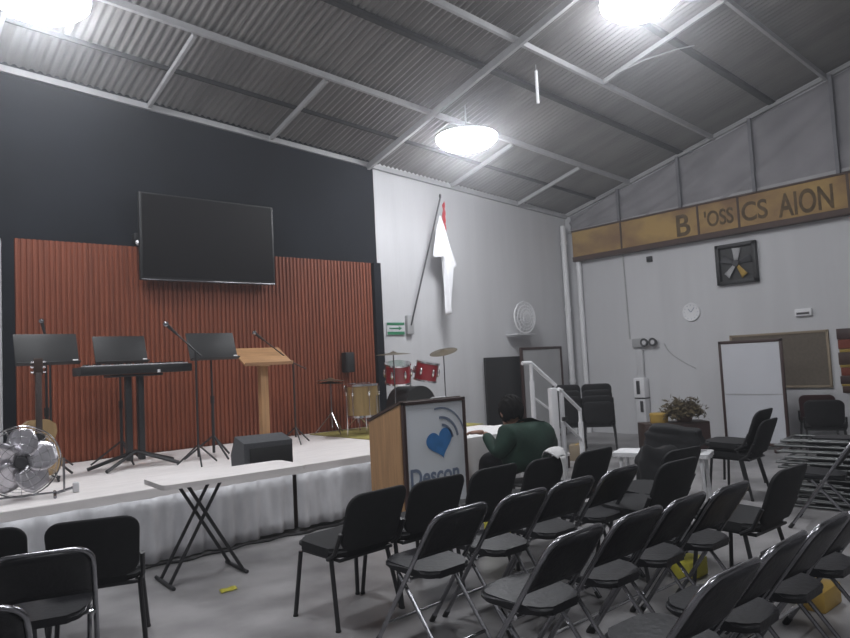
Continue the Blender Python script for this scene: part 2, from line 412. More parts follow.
# ------------------------------------------------------------------ stage instruments
def music_stand(name, label, x, y, z_desk, rz=0, group='black music stands on the stage'):
    t = thing(name, label, 'music stand', (x, y, .6), rz, group)
    h = z_desk - .6
    R = Matrix.Translation((0, 0, h)) @ Matrix.Rotation(math.radians(-22), 4, 'X')
    m = MB().box((0, 0, .0), (.53, .012, .31), .006); m.box((0, -.03, -.155), (.53, .07, .012), .004)
    bmesh.ops.transform(m.bm, matrix=R, verts=m.bm.verts); m.build('desk', M['plastic'], t)
    m = MB().box((0, 0, 0), (.045, .012, .018), .003); bmesh.ops.transform(m.bm, matrix=R @ Matrix.Translation((.22, -.045, -.14)), verts=m.bm.verts); m.build('clip', M['white'], t)
    MB().tube([(0, .03, .06), (0, .03, .62)], .016).tube([(0, .03, .6), (0, .03, h - .02)], .011).build('pole', M['blackmetal'], t)
    MB().tube([(0, .03, .58), (0, .03, .66)], .022).build('collar', M['plastic'], t)
    for k in range(3):
        a = k * 2 * PI / 3 + .6
        MB().tube([(0, .03, .24), (.30 * cos(a), .03 + .30 * sin(a), .012)], .011, 6).build('leg', M['blackmetal'], t)
    return t
music_stand('music_stand', 'black music stand at the far left of the stage above the guitar', 1.55, 7.12, 1.80)
music_stand('music_stand', 'black music stand with its desk just above the keyboard', 2.36, 7.62, 1.80)
music_stand('music_stand', 'black music stand between the keyboard and the wooden pulpit', 3.12, 7.05, 1.79)
# keyboard on column stand
t = thing('keyboard_stand', 'black column keyboard stand with splayed feet under the keyboard', 'keyboard stand', (2.36, 7.22, .6))
for x in (-.06, .06): MB().box((x, 0, .5), (.06, .07, .86), .01).build('column', M['blackmetal'], t)
MB().box((0, 0, .92), (.5, .26, .025), .005).build('support_arm', M['blackmetal'], t)
for a in (.35, PI - .35, PI + .7, -.7): MB().tube([(0, 0, .16), (.45 * cos(a), .36 * sin(a), .02)], .018, 8).build('leg', M['blackmetal'], t)
t = thing('keyboard', 'long black electronic keyboard resting on the column stand', 'keyboard', (2.36, 7.20, 1.533))
MB().box((0, 0, .045), (1.08, .30, .085), .012).build('body', M['plastic'], t)
MB().box((0, -.075, .092), (1.0, .13, .012), .003).build('white_keys', M['offwhite'], t)
for k in range(35):
    if k % 7 not in (2, 6): MB().box((-.48 + k * .0285, -.05, .103), (.014, .08, .014)).build('black_key', M['plastic'], t, smooth=False)
MB().box((.05, .08, .09), (.2, .06, .008)).build('display', M['screen'], t); MB().box((.19, -.153, .02), (.03, .006, .03)).build('emblem', M['white'], t)
# microphone stands
def mic_stand(label, x, y, h, bx, bz0, bx0=0, rest=.05, d=0):
    t = thing('microphone_stand', label, 'microphone stand', (x, y, .6), 0, 'microphone stands on the stage')
    MB().tube([(0, 0, .08), (0, 0, h)], .011).build('pole', M['blackmetal'], t)
    for k in range(3):
        a = k * 2 * PI / 3 + .25
        MB().tube([(0, 0, .2), (.22 * cos(a), .22 * sin(a), .012)], .009, 6).build('leg', M['blackmetal'], t)
    a, b = Vector((bx0, d, h - (bz0) * .3)), Vector((bx, d, h + bz0))
    MB().tube([a, (0, 0, h), b], .008, 6).build('boom', M['blackmetal'], t)
    u = (b - Vector((0, 0, h))).normalized()
    mc = MB().tube([b, b + u * .13], [.012, .018], 10).build('microphone', M['plastic'], t)
    MB().ball(b + u * .15, .028, 12).build('mesh_head', M['tube'], mc)
    return t
mic_stand('boom microphone stand whose microphone reaches up behind the wooden pulpit', 4.30, 7.40, .98, -.38, .28, .18)
mic_stand('slim microphone stand just right of the keyboard', 2.80, 6.72, 1.13, -.18, .17, .06)
mic_stand('microphone stand behind the leftmost music stand', 1.76, 7.95, 1.2, -.04, .18, .06)
# wooden pulpit
t = thing('pulpit', 'light wooden pulpit with slanted top on a square post', 'pulpit', (3.90, 7.42, .6))
R = Matrix.Translation((0, 0, 1.07)) @ Matrix.Rotation(math.radians(30), 4, 'X')
m = MB().box((0, 0, 0), (.62, .40, .022), .005); m.box((0, -.195, .02), (.62, .015, .03), .004); bmesh.ops.transform(m.bm, matrix=R, verts=m.bm.verts); m.build('top', M['tan'], t)
MB().box((0, 0, .54), (.095, .09, 1.04), .006).build('post', M['wood'], t); MB().box((0, 0, .02), (.42, .40, .04), .006).build('base', M['wood'], t)
MB().prism([(-.05, .95), (.05, .95), (.16, 1.08), (-.12, .98)], 'x', -.06, .06).build('support', M['wood'], t)
# stage monitor
t = thing('stage_monitor', 'dark grey wedge monitor speaker at the front edge of the stage', 'speaker', (3.10, 5.98, .6), math.radians(-8))
MB().prism([(-.2, 0), (.18, 0), (.2, .12), (.06, .30), (-.2, .25)], 'x', -.23, .23).build('cabinet', M['speaker'], t, smooth=False)
MB().box((0.02, -.207, .12), (.40, .012, .17), .004).build('grille', M['grille'], t)
MB().box((0.235, 0.02, .13), (.015, .12, .05), .005).build('handle', M['plastic'], t)
# big drum fan
t = thing('floor_fan', 'big silver floor fan with metal blades at the left end of the stage', 'fan', (1.15, 6.15, .6), math.radians(-12)); t.scale = (.94, .94, .94)
hz = .31
m = MB()
for r, y in ((.09, -.13), (.15, -.125), (.21, -.11), (.265, -.08), (.29, .0), (.265, .1)):
    m.tube([(r * cos(a), y, hz + r * sin(a)) for a in [2 * PI * k / 36 for k in range(36)]], .002 if r < .29 else .006, 6, closed=True)
for k in range(16):
    a = 2 * PI * k / 16
    m.tube([(.05 * cos(a), -.135, hz + .05 * sin(a)), (.2 * cos(a), -.115, hz + .2 * sin(a)), (.285 * cos(a), -.03, hz + .285 * sin(a)), (.285 * cos(a), .05, hz + .285 * sin(a)), (.1 * cos(a), .13, hz + .1 * sin(a))], .0015, 5)
m.build('guard', M['chrome'], t)
for k in range(5):
    b = blade('blade', M['alu'], t, k * 2 * PI / 5 + .25, .05, .268, .25, -.03, .38); b.location = (0, 0, hz)
MB().tube([(0, -.09, hz), (0, -.03, hz)], .045, 16).build('hub', M['darksteel'], t)
MB().tube([(0, -.02, hz), (0, .15, hz)], .075, 18).build('motor', M['darksteel'], t)
m = MB().tube([(-.31, 0, hz), (-.31, 0, .03), (.31, 0, .03), (.31, 0, hz)], .011, 8)
for x in (-.24, .24): m.tube([(x, -.17, .013), (x, .17, .013)], .013, 8)
m.tube([(.24, .05, .013), (.40, .05, .05)], .012, 8).build('stand', M['tube'], t)
MB().box((.40, .05, .045), (.05, .05, .085), .01).build('switch_box', M['offwhite'], t)
# guitar on a stand
t = thing('acoustic_guitar', 'tan acoustic guitar standing behind the big silver fan', 'guitar', (1.44, 6.98, .66))
prof = [(.0, .0), (.10, .005), (.165, .05), (.19, .13), (.17, .21), (.125, .28), (.125, .32), (.145, .39), (.135, .46), (.08, .50), (0, .505)]
poly = prof + [(-x, z) for x, z in prof[-2:0:-1]]
MB().prism(poly, 'y', -.05, .05).build('body', M['guitar'], t, smooth=False)
MB().lathe([(0, 0), (.05, 0), (.05, .004), (0, .004)], 20, Matrix.Translation((0, -.051, .34)) @ ry).build('sound_hole', M['plastic'], t)
MB().box((0, -.055, .15), (.16, .01, .025), .003).build('bridge', M['darkwood'], t)
MB().box((0, -.045, .66), (.052, .03, .52), .006).build('neck', M['darkwood'], t)
h = MB().box((0, -.045, .98), (.075, .02, .15), .005).build('headstock', M['darkwood'], t)
m = MB()
for k in range(3):
    for s in (-1, 1): m.tube([(s * .035, -.045, .93 + .045 * k), (s * .06, -.045, .93 + .045 * k)], .009, 8)
m.build('tuning_pegs', M['chrome'], h)
m = MB()
for k in range(6): m.tube([(-.02 + .008 * k, -.064, .15), (-.018 + .0072 * k, -.064, .93)], .0009, 4)
m.build('strings', M['chrome'], t)
t = thing('guitar_stand', 'low black stand holding the acoustic guitar', 'guitar stand', (1.44, 7.0, .6))
for s in (-1, 1):
    MB().tube([(0, .14, .5), (s * .13, .06, .04), (s * .15, -.1, .045)], .009, 6).tube([(s * .13, .06, .04), (s * .19, .08, .01)], .009, 6).build('leg', M['blackmetal'], t)
MB().tube([(0, .14, .5), (0, .27, .01)], .009, 6).build('leg', M['blackmetal'], t)

# ------------------------------------------------------------------ drum kit
G = 'drum kit pieces at the back of the stage'
tag(MB().box((5.95, 7.5, .606), (1.95, 1.4, .012), .004).build('rug', M['rug']), 'yellowish rug lying under the drum kit', 'rug')
ZR = .612
def shell(t, r, h, m_, z0, mtx=None, name='shell'):
    mt = mtx or Matrix.Translation((0, 0, z0))
    MB().lathe([(r, 0), (r, h)], 28, mt).build(name, m_, t)
    MB().lathe([(0, h), (r * .99, h), (r * .99, h + .004), (0, h + .004)], 28, mt).build('drum_head', M['skinhead'], t)
    for z in (0, h): MB().lathe([(r - .001, z - .014), (r + .012, z - .014), (r + .012, z + .014), (r - .001, z + .014)], 28, mt).build('rim', M['chrome'], t)
    for k in range(6):
        a = 2 * PI * k / 6 + .3
        m = MB().tube([((r + .014) * cos(a), (r + .014) * sin(a), .02), ((r + .014) * cos(a), (r + .014) * sin(a), h - .02)], .005, 6)
        m.ball(((r + .01) * cos(a), (r + .01) * sin(a), h * .72), (.017, .017, .03), 10)
        bmesh.ops.transform(m.bm, matrix=mt, verts=m.bm.verts); m.build('lug', M['chrome'], t)
t = thing('floor_tom', 'golden floor tom drum standing left of the drum kit', 'drum', (5.28, 7.35, ZR), 0, G)
shell(t, .20, .40, M['gold'], .24)
for k in range(3):
    a = 2 * PI * k / 3 + .8; MB().tube([(.225 * cos(a), .225 * sin(a), 0), (.225 * cos(a), .225 * sin(a), .5)], .008, 6).build('leg', M['chrome'], t)
t = thing('bass_drum', 'black bass drum with two red toms mounted on top', 'drum', (6.30, 7.60, ZR), 0, G)
mt = Matrix.Translation((0, .2, .285)) @ Matrix.Rotation(PI / 2, 4, 'X')
MB().lathe([(.28, 0), (.28, .4)], 36, mt).build('shell', M['plastic'], t)
for z in (0, .4): MB().lathe([(.268, z - .018), (.283, z - .018), (.283, z + .018), (.268, z + .018)], 36, mt).build('hoop', M['plastic'], t)
MB().lathe([(0, .401), (.27, .401), (.27, .405), (0, .405)], 36, mt).build('drum_head', M['black'], t)
for s in (-1, 1): MB().tube([(s * .2, -.12, .09), (s * .36, -.2, 0.01)], .01, 6).build('spur', M['chrome'], t)
MB().tube([(0, .0, .55), (0, .0, .80)], .014).tube([(-.08, 0, .78), (.11, 0, .78)], .012).build('tom_post', M['chrome'], t)
for s, rr in ((-1, .175), (1, .165)):
    h = .26
    mt = Matrix.Translation((s * .25 + .03, -.0, .635)) @ Matrix.Rotation(s * .12, 4, 'Y') @ Matrix.Rotation(.2, 4, 'X')
    tm = MB().lathe([(rr, 0), (rr, h)], 28, mt).build('tom', M['redshell'], t)
    MB().lathe([(0, h), (rr, h), (rr, h + .004), (0, h + .004)], 28, mt).build('drum_head', M['skinhead'], tm)
    for z in (0, h): MB().lathe([(rr - .001, z - .013), (rr + .012, z - .013), (rr + .012, z + .013), (rr - .001, z + .013)], 28, mt).build('rim', M['chrome'], tm)
    for k in range(6):
        a = 2 * PI * k / 6 + .4; m = MB().ball(((rr + .012) * cos(a), (rr + .012) * sin(a), h * .5), (.022, .022, .06), 10)
        bmesh.ops.transform(m.bm, matrix=mt, verts=m.bm.verts); m.build('lug', M['chrome'], tm)
t = thing('snare_drum', 'brown snare drum on a low stand behind the golden floor tom', 'drum', (5.62, 7.95, ZR), 0, G)
shell(t, .17, .14, M['darkwood'], .50)
MB().tube([(0, 0, .1), (0, 0, .46)], .011).build('stand', M['chrome'], t)
for k in range(3):
    a = 2 * PI * k / 3; MB().tube([(0, 0, .2), (.2 * cos(a), .2 * sin(a), .01)], .009, 6).build('leg', M['chrome'], t)
    MB().tube([(0, 0, .42), (.16 * cos(a), .16 * sin(a), .49)], .008, 6).build('cradle_arm', M['chrome'], t)
def cymbal(label, x, y, z, r, tx, ty, two=False):
    t = thing('cymbal_stand', label, 'cymbal', (x, y, ZR), 0, G); h = z - ZR
    MB().tube([(0, 0, .08), (0, 0, h + .04)], .009, 8).build('pole', M['tube'], t)
    for k in range(3):
        a = 2 * PI * k / 3 + .4; MB().tube([(0, 0, .28), (.24 * cos(a), .24 * sin(a), .012)], .008, 6).build('leg', M['tube'], t)
    for i in range(2 if two else 1):
        mt = Matrix.Translation((0, 0, h - .035 * i)) @ Matrix.Rotation(tx, 4, 'X') @ Matrix.Rotation(ty, 4, 'Y')
        MB().lathe([(0, .03), (.03, .028), (.05, .012), (r * .6, .004), (r, -.01), (r * .6, .001), (.05, .009), (0, .026)], 32, mt).build('cymbal', M['cymbal'], t)
cymbal('flat bronze cymbal on a stand left of the red toms', 5.78, 7.30, 1.64, .24, .03, -.03)
cymbal('tilted bronze cymbal on a stand at the right of the drum kit', 6.88, 7.50, 1.65, .21, .1, -.30)
cymbal('low hi-hat cymbals behind the golden floor tom', 5.12, 7.85, 1.33, .19, .03, .03, True)

# ------------------------------------------------------------------ lectern with poster
t = thing('lectern', 'pale wooden lectern with a black framed heart poster on its front', 'lectern', (4.08, 4.82, 0))
MB().prism([(-.17, .04), (.29, .04), (.29, .99), (-.17, 1.15)], 'x', -.355, -.335).build('side_panel', M['wood'], t, smooth=False)
MB().prism([(-.17, .04), (.29, .04), (.29, .99), (-.17, 1.15)], 'x', .335, .355).build('side_panel', M['wood'], t, smooth=False)
MB().box((0, -.185, .59), (.70, .02, 1.10)).build('front_panel', M['wood'], t, smooth=False)
MB().box((0, .06, .5), (.66, .44, .02)).build('shelf', M['wood'], t, smooth=False)
m = MB().box((0, 0, 0), (.73, .50, .025), .004); bmesh.ops.transform(m.bm, matrix=Matrix.Translation((0, .06, 1.085)) @ Matrix.Rotation(-math.atan2(.16, .46), 4, 'X'), verts=m.bm.verts); m.build('top', M['darkwood'], t)
MB().box((0, .06, .02), (.71, .49, .04)).build('base', M['darkwood'], t, smooth=False)
m = MB()
fy = -.215
for x in (-.355, .355): m.box((x, fy, .59), (.03, .034, 1.16), .004)
for z in (.025, 1.155): m.box((0, fy, z), (.74, .034, .03), .004)
m.build('poster_frame', M['frame'], t, smooth=False)
MB().box((0, fy + .005, .59), (.69, .012, 1.12)).build('poster', M['poster'], t, smooth=False)
py = fy - .004
hp = []   # tilted heart
for k in range(60):
    a = 2 * PI * k / 60
    x = 16 * sin(a) ** 3; z = 13 * cos(a) - 5 * cos(2 * a) - 2 * cos(3 * a) - cos(4 * a)
    x, z = x * .0098, z * .0088
    hp.append((.045 + x * cos(.22) - z * sin(.22), .79 + x * sin(.22) + z * cos(.22)))
MB().prism(hp, 'y', py - .003, py).build('heart_emblem', M['blue'], t, smooth=False)
for r, w, am in ((.14, .022, 75), (.205, .022, 85), (.29, .014, 95)):
    ax = [math.radians(8 + am * k / 16) for k in range(17)]
    cx, cz = .06, .80
    MB().prism([(cx + (r + w / 2) * cos(a), cz + (r + w / 2) * sin(a)) for a in ax] + [(cx + (r - w / 2) * cos(a), cz + (r - w / 2) * sin(a)) for a in ax[::-1]], 'y', py - .003, py).build('wave_arc', M['bluegrey'], t, smooth=False)
textmesh('lettering', 'Descon', .215, M['bluegrey'], t, Matrix.Translation((-.32, py, .44)) @ Matrix.Rotation(PI / 2, 4, 'X'), ext=.002, sx=.88)
tag(MB().box((4.17, 4.68, 1.168), (.16, .10, .012), .002, rot=Matrix.Rotation(-.34, 4, 'X')).build('paper_card', M['white']), 'white paper card lying on top of the lectern', 'paper')

# ------------------------------------------------------------------ tables
def folding_table(name, label, x, y, rz, w, d, z=.74):
    t = thing(name, label, 'table', (x, y, 0), rz)
    m = MB().prism(rrect(w, d, .06), 'z', z - .035, z); m.build('tabletop', M['deck'], t)
    for s in (-1, 1):
        x0 = -.22
        MB().tube([(x0 - .27, s * d * .20, .012), (x0 + .13, s * d * .20, z - .04)], .013, 8).build('leg', M['blackmetal'], t)
        MB().tube([(x0 + .27, s * d * .26, .012), (x0 - .13, s * d * .26, z - .04)], .013, 8).build('leg', M['blackmetal'], t)
    for xx in (-.27, .27): MB().tube([(x0 + xx, -d * .40, .014), (x0 + xx, d * .40, .014)], .014, 8).build('foot_bar', M['blackmetal'], t)
    return t
folding_table('folding_table', 'small white folding table with crossed black legs before the stage', 2.34, 5.08, math.radians(-3), 1.12, .50)
# cloth-covered table behind the lectern
t = thing('side_table', 'table hidden under a white cloth behind the seated person', 'table', (5.20, 5.17, 0))
MB().box((0, 0, .72), (1.3, .6, .03), .004).build('tabletop', M['deck'], t)
for sx in (-1, 1):
    for sy in (-1, 1): MB().tube([(sx * .58, sy * .25, 0), (sx * .58, sy * .25, .71)], .016).build('leg', M['tube'], t)
m = MB()
P = [(-.66, -.31), (.66, -.31), (.66, .31), (-.66, .31)]
m.prism([(x, y) for x, y in P], 'z', .736, .744)
def drape(pa, pb):
    def f(u, v):
        x = pa[0] + (pb[0] - pa[0]) * u; y = pa[1] + (pb[1] - pa[1]) * u; L = u * math.hypot(pb[0] - pa[0], pb[1] - pa[1])
        nx, ny = (pb[1] - pa[1]), -(pb[0] - pa[0]); q = math.hypot(nx, ny); o = (.022 + .022 * sin(L * 38) + .01 * sin(L * 17)) * (1 - v) + .004
        return (x + nx / q * o, y + ny / q * o, .03 + .71 * v)
    return f
for a, b in zip(P, P[1:] + P[:1]): m.grid(drape(a, b), 40, 6)
o = m.build('tablecloth', M['cloth']); o.location = (5.20, 5.17, 0); tag(o, 'white tablecloth draped to the floor over the table behind the lectern', 'tablecloth')
# low white bench with black bags further right
t = thing('low_bench', 'low white bench half hidden behind the chairs under a black bag', 'bench', (6.30, 3.72, 0), math.radians(-72))
MB().prism(rrect(.92, .36, .04), 'z', .46, .50).build('seat_board', M['white'], t)
for sx in (-1, 1):
    for sy in (-1, 1): MB().tube([(sx * .40, sy * .13, 0), (sx * .38, sy * .12, .465)], .018, 8).build('leg', M['white'], t)
def lump(name, label, cat, loc, r, m_, rz=0, strap=True, seed=1):
    t = thing(name, label, cat, loc, rz)
    random.seed(seed); m = MB(); bmesh.ops.create_icosphere(m.bm, subdivisions=4, radius=1)
    for v in m.bm.verts:
        n = v.co.normalized(); k = 1 + .10 * sin(5 * n.x + seed) + .08 * sin(7 * n.y + 2 * seed) + .05 * sin(11 * n.z + 3 * n.x)
        p = Vector((math.copysign(abs(n.x) ** .7, n.x), math.copysign(abs(n.y) ** .7, n.y), math.copysign(abs(n.z) ** .75, n.z))) * k
        v.co = Vector((p.x * r[0], p.y * r[1], max(p.z * r[2], -r[2] * .8) + r[2] * .8))
    m.build('bag_body', m_, t)
    if strap: MB().tube([(-.5 * r[0], 0, 1.6 * r[2]), (-.35 * r[0], 0, 2.1 * r[2]), (.35 * r[0], 0, 2.1 * r[2]), (.5 * r[0], 0, 1.6 * r[2])], .012, 6).build('strap', m_, t)
    return t
lump('bag', 'bulky black bag lying on the low white bench', 'bag', (6.37, 3.66, .502), (.27, .15, .14), M['black'], math.radians(-72), False, 9)
lump('bag', 'tall black bag standing on the floor before the low white bench', 'bag', (5.88, 3.52, 0), (.19, .14, .35), M['black'], -.7, False, 5)

# ------------------------------------------------------------------ chairs
def make_folding(label, loc, rz, group):
    t = thing('folding_chair', label, 'chair', loc, rz, group); t.scale = (1, 1, .97)
    W = .205
    def fy(z): return .25 - .52 * z / .78      # line of the long tube, front foot to back top
    pts = [(-W, fy(.012), .012), (-W, fy(.35), .35), (-W, fy(.66), .66)]
    pts += [(-W + .075 - .075 * cos(a), fy(.69 + .075 * sin(a)), .69 + .075 * sin(a)) for a in [PI / 2 * k / 5 for k in range(1, 6)]]
    pts += [(-x, y, z) for x, y, z in pts[::-1]]
    fr = MB().tube(pts, .0125, 10).build('tube_frame', M['tube'], t)
    for s in (-1, 1): MB().tube([(s * W, fy(0) + .002, 0), (s * W, fy(.04), .04)], .016, 8).build('foot_cap', M['rubber'], fr)
    for s in (-1, 1):
        lg = MB().tube([(s * .175, -.25, .012), (s * .175, -.02, .30), (s * .175, .07, .405)], .011, 8).build('rear_leg', M['tube'], t)
        MB().tube([(s * .175, -.253, 0), (s * .175, -.225, .035)], .015, 8).build('foot_cap', M['rubber'], lg)
        MB().box((s * .192, fy(.40) + .0, .40), (.012, .05, .03), .004).build('hinge', M['chrome'], t)
    MB().tube([(-W, fy(.13), .13), (W, fy(.13), .13)], .009, 8).build('crossbar', M['chrome'], t)
    MB().tube([(-.175, -.205, .07), (.175, -.205, .07)], .009, 8).build('crossbar', M['tube'], t)
    MB().tube([(-W, fy(.44) - .0, .405), (W, fy(.44), .405)], .009, 8).build('crossbar', M['chrome'], t)
    m = MB()
    out = rrect(.385, .375, .09, 6)
    m.prism([(x * (1 - .12 * (y < 0)), y) for x, y in out], 'z', 0, .04)
    es = [e for e in m.bm.edges if abs(e.verts[0].co.z - e.verts[1].co.z) < 1e-4]
    bmesh.ops.bevel(m.bm, geom=es, offset=.014, segments=3, affect='EDGES')
    bmesh.ops.transform(m.bm, matrix=Matrix.Translation((0, .03, .415)) @ Matrix.Rotation(.06, 4, 'X'), verts=m.bm.verts)
    m.build('seat', M['vinyl'], t)
    m = MB()    # backrest panel wrapped under the top of the tube
    def bf(u, v):
        x = (u - .5) * .385; z = .535 + .225 * v
        if v > .7: x *= 1 - .22 * ((v - .7) / .3) ** 2
        z -= .012 * (abs(u - .5) * 2) ** 2 * (1 - v)
        return (x, fy(z) - .022 * (1 - (2 * u - 1) ** 2), z)
    m.grid(bf, 16, 8); m.build('backrest', M['vinyl'], t, solid=.024)
    return t
def make_visitor(label, loc, rz, group, m_=None):
    m_ = m_ or M['black']
    t = thing('visitor_chair', label, 'chair', loc, rz, group); t.scale = (1, 1, .945)
    m = MB().prism(rrect(.46, .42, .08, 6), 'z', 0, .055)
    es = [e for e in m.bm.edges if abs(e.verts[0].co.z - e.verts[1].co.z) < 1e-4]
    bmesh.ops.bevel(m.bm, geom=es, offset=.02, segments=3, affect='EDGES')
    bmesh.ops.transform(m.bm, matrix=Matrix.Translation((0, .02, .425)) @ Matrix.Rotation(.05, 4, 'X'), verts=m.bm.verts)
    m.build('seat', m_, t)
    out = rrect(.46, .36, .085, 6); m = MB(); ns = 7; rings = []
    def bp(x, z, d):     # curved padded back, d = depth offset
        v = .5 + z / .36
        return (x * (1 - .06 * (1 - v)), -.20 - .13 * v - .03 * (1 - (x / .23) ** 2) + d, .64 + z)
    for side in (1, -1):
        last = None
        for k in range(ns + 1):
            q = (0, .3, .6, .85, .95, .985, 1, 1)[k]; d = side * (.019, .019, .018, .017, .015, .012, .008, 0)[k]
            if k == 0: ring = [m.bm.verts.new(bp(0, 0, d))]
            elif k == ns and side == -1: ring = rim
            else: ring = [m.bm.verts.new(bp(x * q, z * q, d)) for x, z in out]
            if k == ns and side == 1: rim = ring
            if last:
                n = len(ring)
                for i in range(n):
                    j = (i + 1) % n
                    m.bm.faces.new((last[0], ring[i], ring[j]) if len(last) == 1 else (last[i], ring[i], ring[j], last[j]))
            last = ring
    m.build('backrest', m_, t)
    m = MB().tube([(-.2, .17, .415), (-.2, -.18, .405), (.2, -.18, .405), (.2, .17, .415)], .012, 8, closed=True)
    m.build('seat_frame', M['blackmetal'], t)
    for s in (-1, 1):
        for a, b in (((s * .215, .18, .41), (s * .245, .215, .012)), ((s * .215, -.12, .41), (s * .245, -.20, .012))):
            lg = MB().tube([a, b], .0135, 8).build('leg', M['blackmetal'], t)
            MB().tube([b, (b[0], b[1], 0)], .016, 8).build('foot_cap', M['rubber'], lg)
        MB().tube([(s * .225, -.10, .405), (s * .235, -.18, .45), (s * .235, -.245, .58)], .013, 8).build('back_upright', M['blackmetal'], t)
    return t
GF = 'padded folding chairs in the rows'; GV = 'black visitor chairs facing the stage'
fold = make_folding('black folding chair with brightest chrome top, left end of its row behind visitor chairs', (2.47, 2.87, 0), .03, GF)
ords = ['second', 'third', 'fourth']
for k, (x, y, rz) in enumerate(((2.97, 2.87, 0), (3.44, 2.88, -.03), (3.94, 2.88, .02))):
    dup(fold, (x, y, 0), rz, 'black folding chair, %s from the left in the row right behind the visitor chairs' % ords[k])
for k, (x, y, rz) in enumerate(((2.44, 2.12, .04), (2.92, 2.11, 0), (3.34, 2.10, .02), (3.76, 2.06, -.02))):
    dup(fold, (x, y, 0), rz, 'black folding chair, %s from the left in the middle row of folding chairs' % (['first'] + ords)[k])
for k, (x, y, rz) in enumerate(((2.36, 1.40, -.03), (2.82, 1.41, .02), (3.26, 1.40, .0), (3.70, 1.40, .0))):
    dup(fold, (x, y, 0), rz, 'black folding chair, %s from the left in the nearest row at lower right' % (['first'] + ords)[k])
dup(fold, (.80, 3.73, 0), math.radians(-17), 'black folding chair at lower left in front of the two visitor chairs')
dup(fold, (.40, 3.06, 0), math.radians(-17), 'black folding chair cut by the bottom left corner of the photo')
dup(fold, (6.22, 2.22, 0), math.radians(12), 'folding chair standing alone before the pile of folded chairs at right')
vis = make_visitor('black visitor chair alone at the left end of the front row, seat in open view', (2.43, 3.62, 0), .08, GV)
for x, y, rz, lb in ((2.93, 3.62, 0, 'black visitor chair standing in front of the heart poster lectern'),
                     (3.45, 3.62, 0, 'black visitor chair directly behind the person in green'),
                     (3.95, 3.58, .02, 'black visitor chair with a white cloth hanging over its back'),
                     (4.46, 3.52, .0, 'black visitor chair at the right end of the front row'),
                     (4.30, 2.74, -.05, 'black visitor chair right of the first folding row, near the black bags'),
                     (4.82, 2.98, -.1, 'black visitor chair mostly hidden behind another beside the folding rows'),
                     (4.36, 2.06, -.02, 'black visitor chair ending the middle row at right'),
                     (1.17, 4.24, math.radians(-20), 'black visitor chair at left whose right leg stands clear'),
                     (.68, 4.47, math.radians(-20), 'black visitor chair cut by the left edge, before the stage')):
    dup(vis, (x, y, 0), rz, lb)
# stacks of visitor chairs
for k in range(2):
    dup(vis, (7.02, 3.30 + .04 * k, .095 * k), math.radians(4), 'black visitor chair in the side-on stack before the whiteboard, %s of two' % ['lower', 'upper'][k], 'visitor chairs stacked before the whiteboard')
for w_, (x, y) in (('right', (9.16, 6.46)), ('left', (8.90, 6.85))):
    for k in range(4):
        dup(vis, (x + .025 * k, y + .02 * k, .09 * k), math.radians(-56), 'black visitor chair by the corner pipes, %s of the %s stack' % (['lowest', 'second lowest', 'second highest', 'topmost'][k], w_), 'visitor chairs stacked in the corner')
dup(vis, (9.85, 3.45, 0), math.radians(-70), 'black visitor chair below the cork board beside the wall')
make_visitor('dark maroon chair half hidden behind the whiteboard', (10.78, 3.86, 0), math.radians(-70), 'maroon chair', M['maroon'])
# pile of folded chairs lying flat
def make_folded(label, loc, rz, group):
    t = thing('folded_chair', label, 'chair', loc, rz, group)
    pts = [(-.205, .45, .015), (-.205, -.38, .015)] + [(-.205 + .075 - .075 * cos(a), -.38 - .075 * sin(a), .015) for a in [PI / 2 * k / 5 for k in range(1, 6)]]
    pts += [(-x, y, z) for x, y, z in pts[::-1]]
    MB().tube(pts, .0125, 8).build('tube_frame', M['dulltube'], t)
    for s in (-1, 1): MB().tube([(s * .175, .42, .022), (s * .175, -.1, .022)], .011, 8).build('rear_leg', M['dulltube'], t)
    MB().box((0, .42, .022), (.36, .018, .018), .004).build('crossbar', M['tube'], t)
    MB().prism(rrect(.37, .22, .04, 4, 0, -.33), 'z', .006, .032).build('backrest', M['vinyl'], t)
    MB().prism(rrect(.32, .36, .07, 4, 0, .03), 'z', .008, .044).build('seat', M['vinyl'], t)
    return t
fc = make_folded('folded black chair lying in the pile at right, lowest on the floor', (7.0, 2.35, 0), math.radians(3), 'folded chairs piled at right')
nm = ['second', 'third', 'fourth', 'fifth', 'sixth', 'seventh', 'eighth', 'ninth', 'tenth', 'eleventh', 'twelfth', 'topmost, thirteenth']
random.seed(3)
for k in range(12):
    dup(fc, (7.0 + random.uniform(-.03, .03), 2.35 + random.uniform(-.05, .05), .049 * (k + 1)), math.radians(3 + random.uniform(-4, 4)), 'folded black chair in the pile at right, %s up from the floor' % nm[k])
# cloth over a chair back
m = MB()
def cf(u, v):
    a = (u - .5) * 2
    return (4.01 + a * .105 * (1 - .55 * abs(v - .5) * 2) + .02, 3.255 - .075 * (2 * v - 1) + .0, .835 - .055 * (abs(2 * v - 1)) ** 1.5 - .02 * a * a)
m.grid(cf, 14, 14)
def cs(u, v): return (4.025 + (u - .5) * (.06 - .035 * v) + .01 * sin(6 * v), 3.172 - .006 * v - .02*v, .775 - .24 * v)
m.grid(cs, 4, 10)
tag(m.build('cloth', M['cloth'], solid=.006), 'white cloth with a hanging end over the back of a black chair', 'cloth')

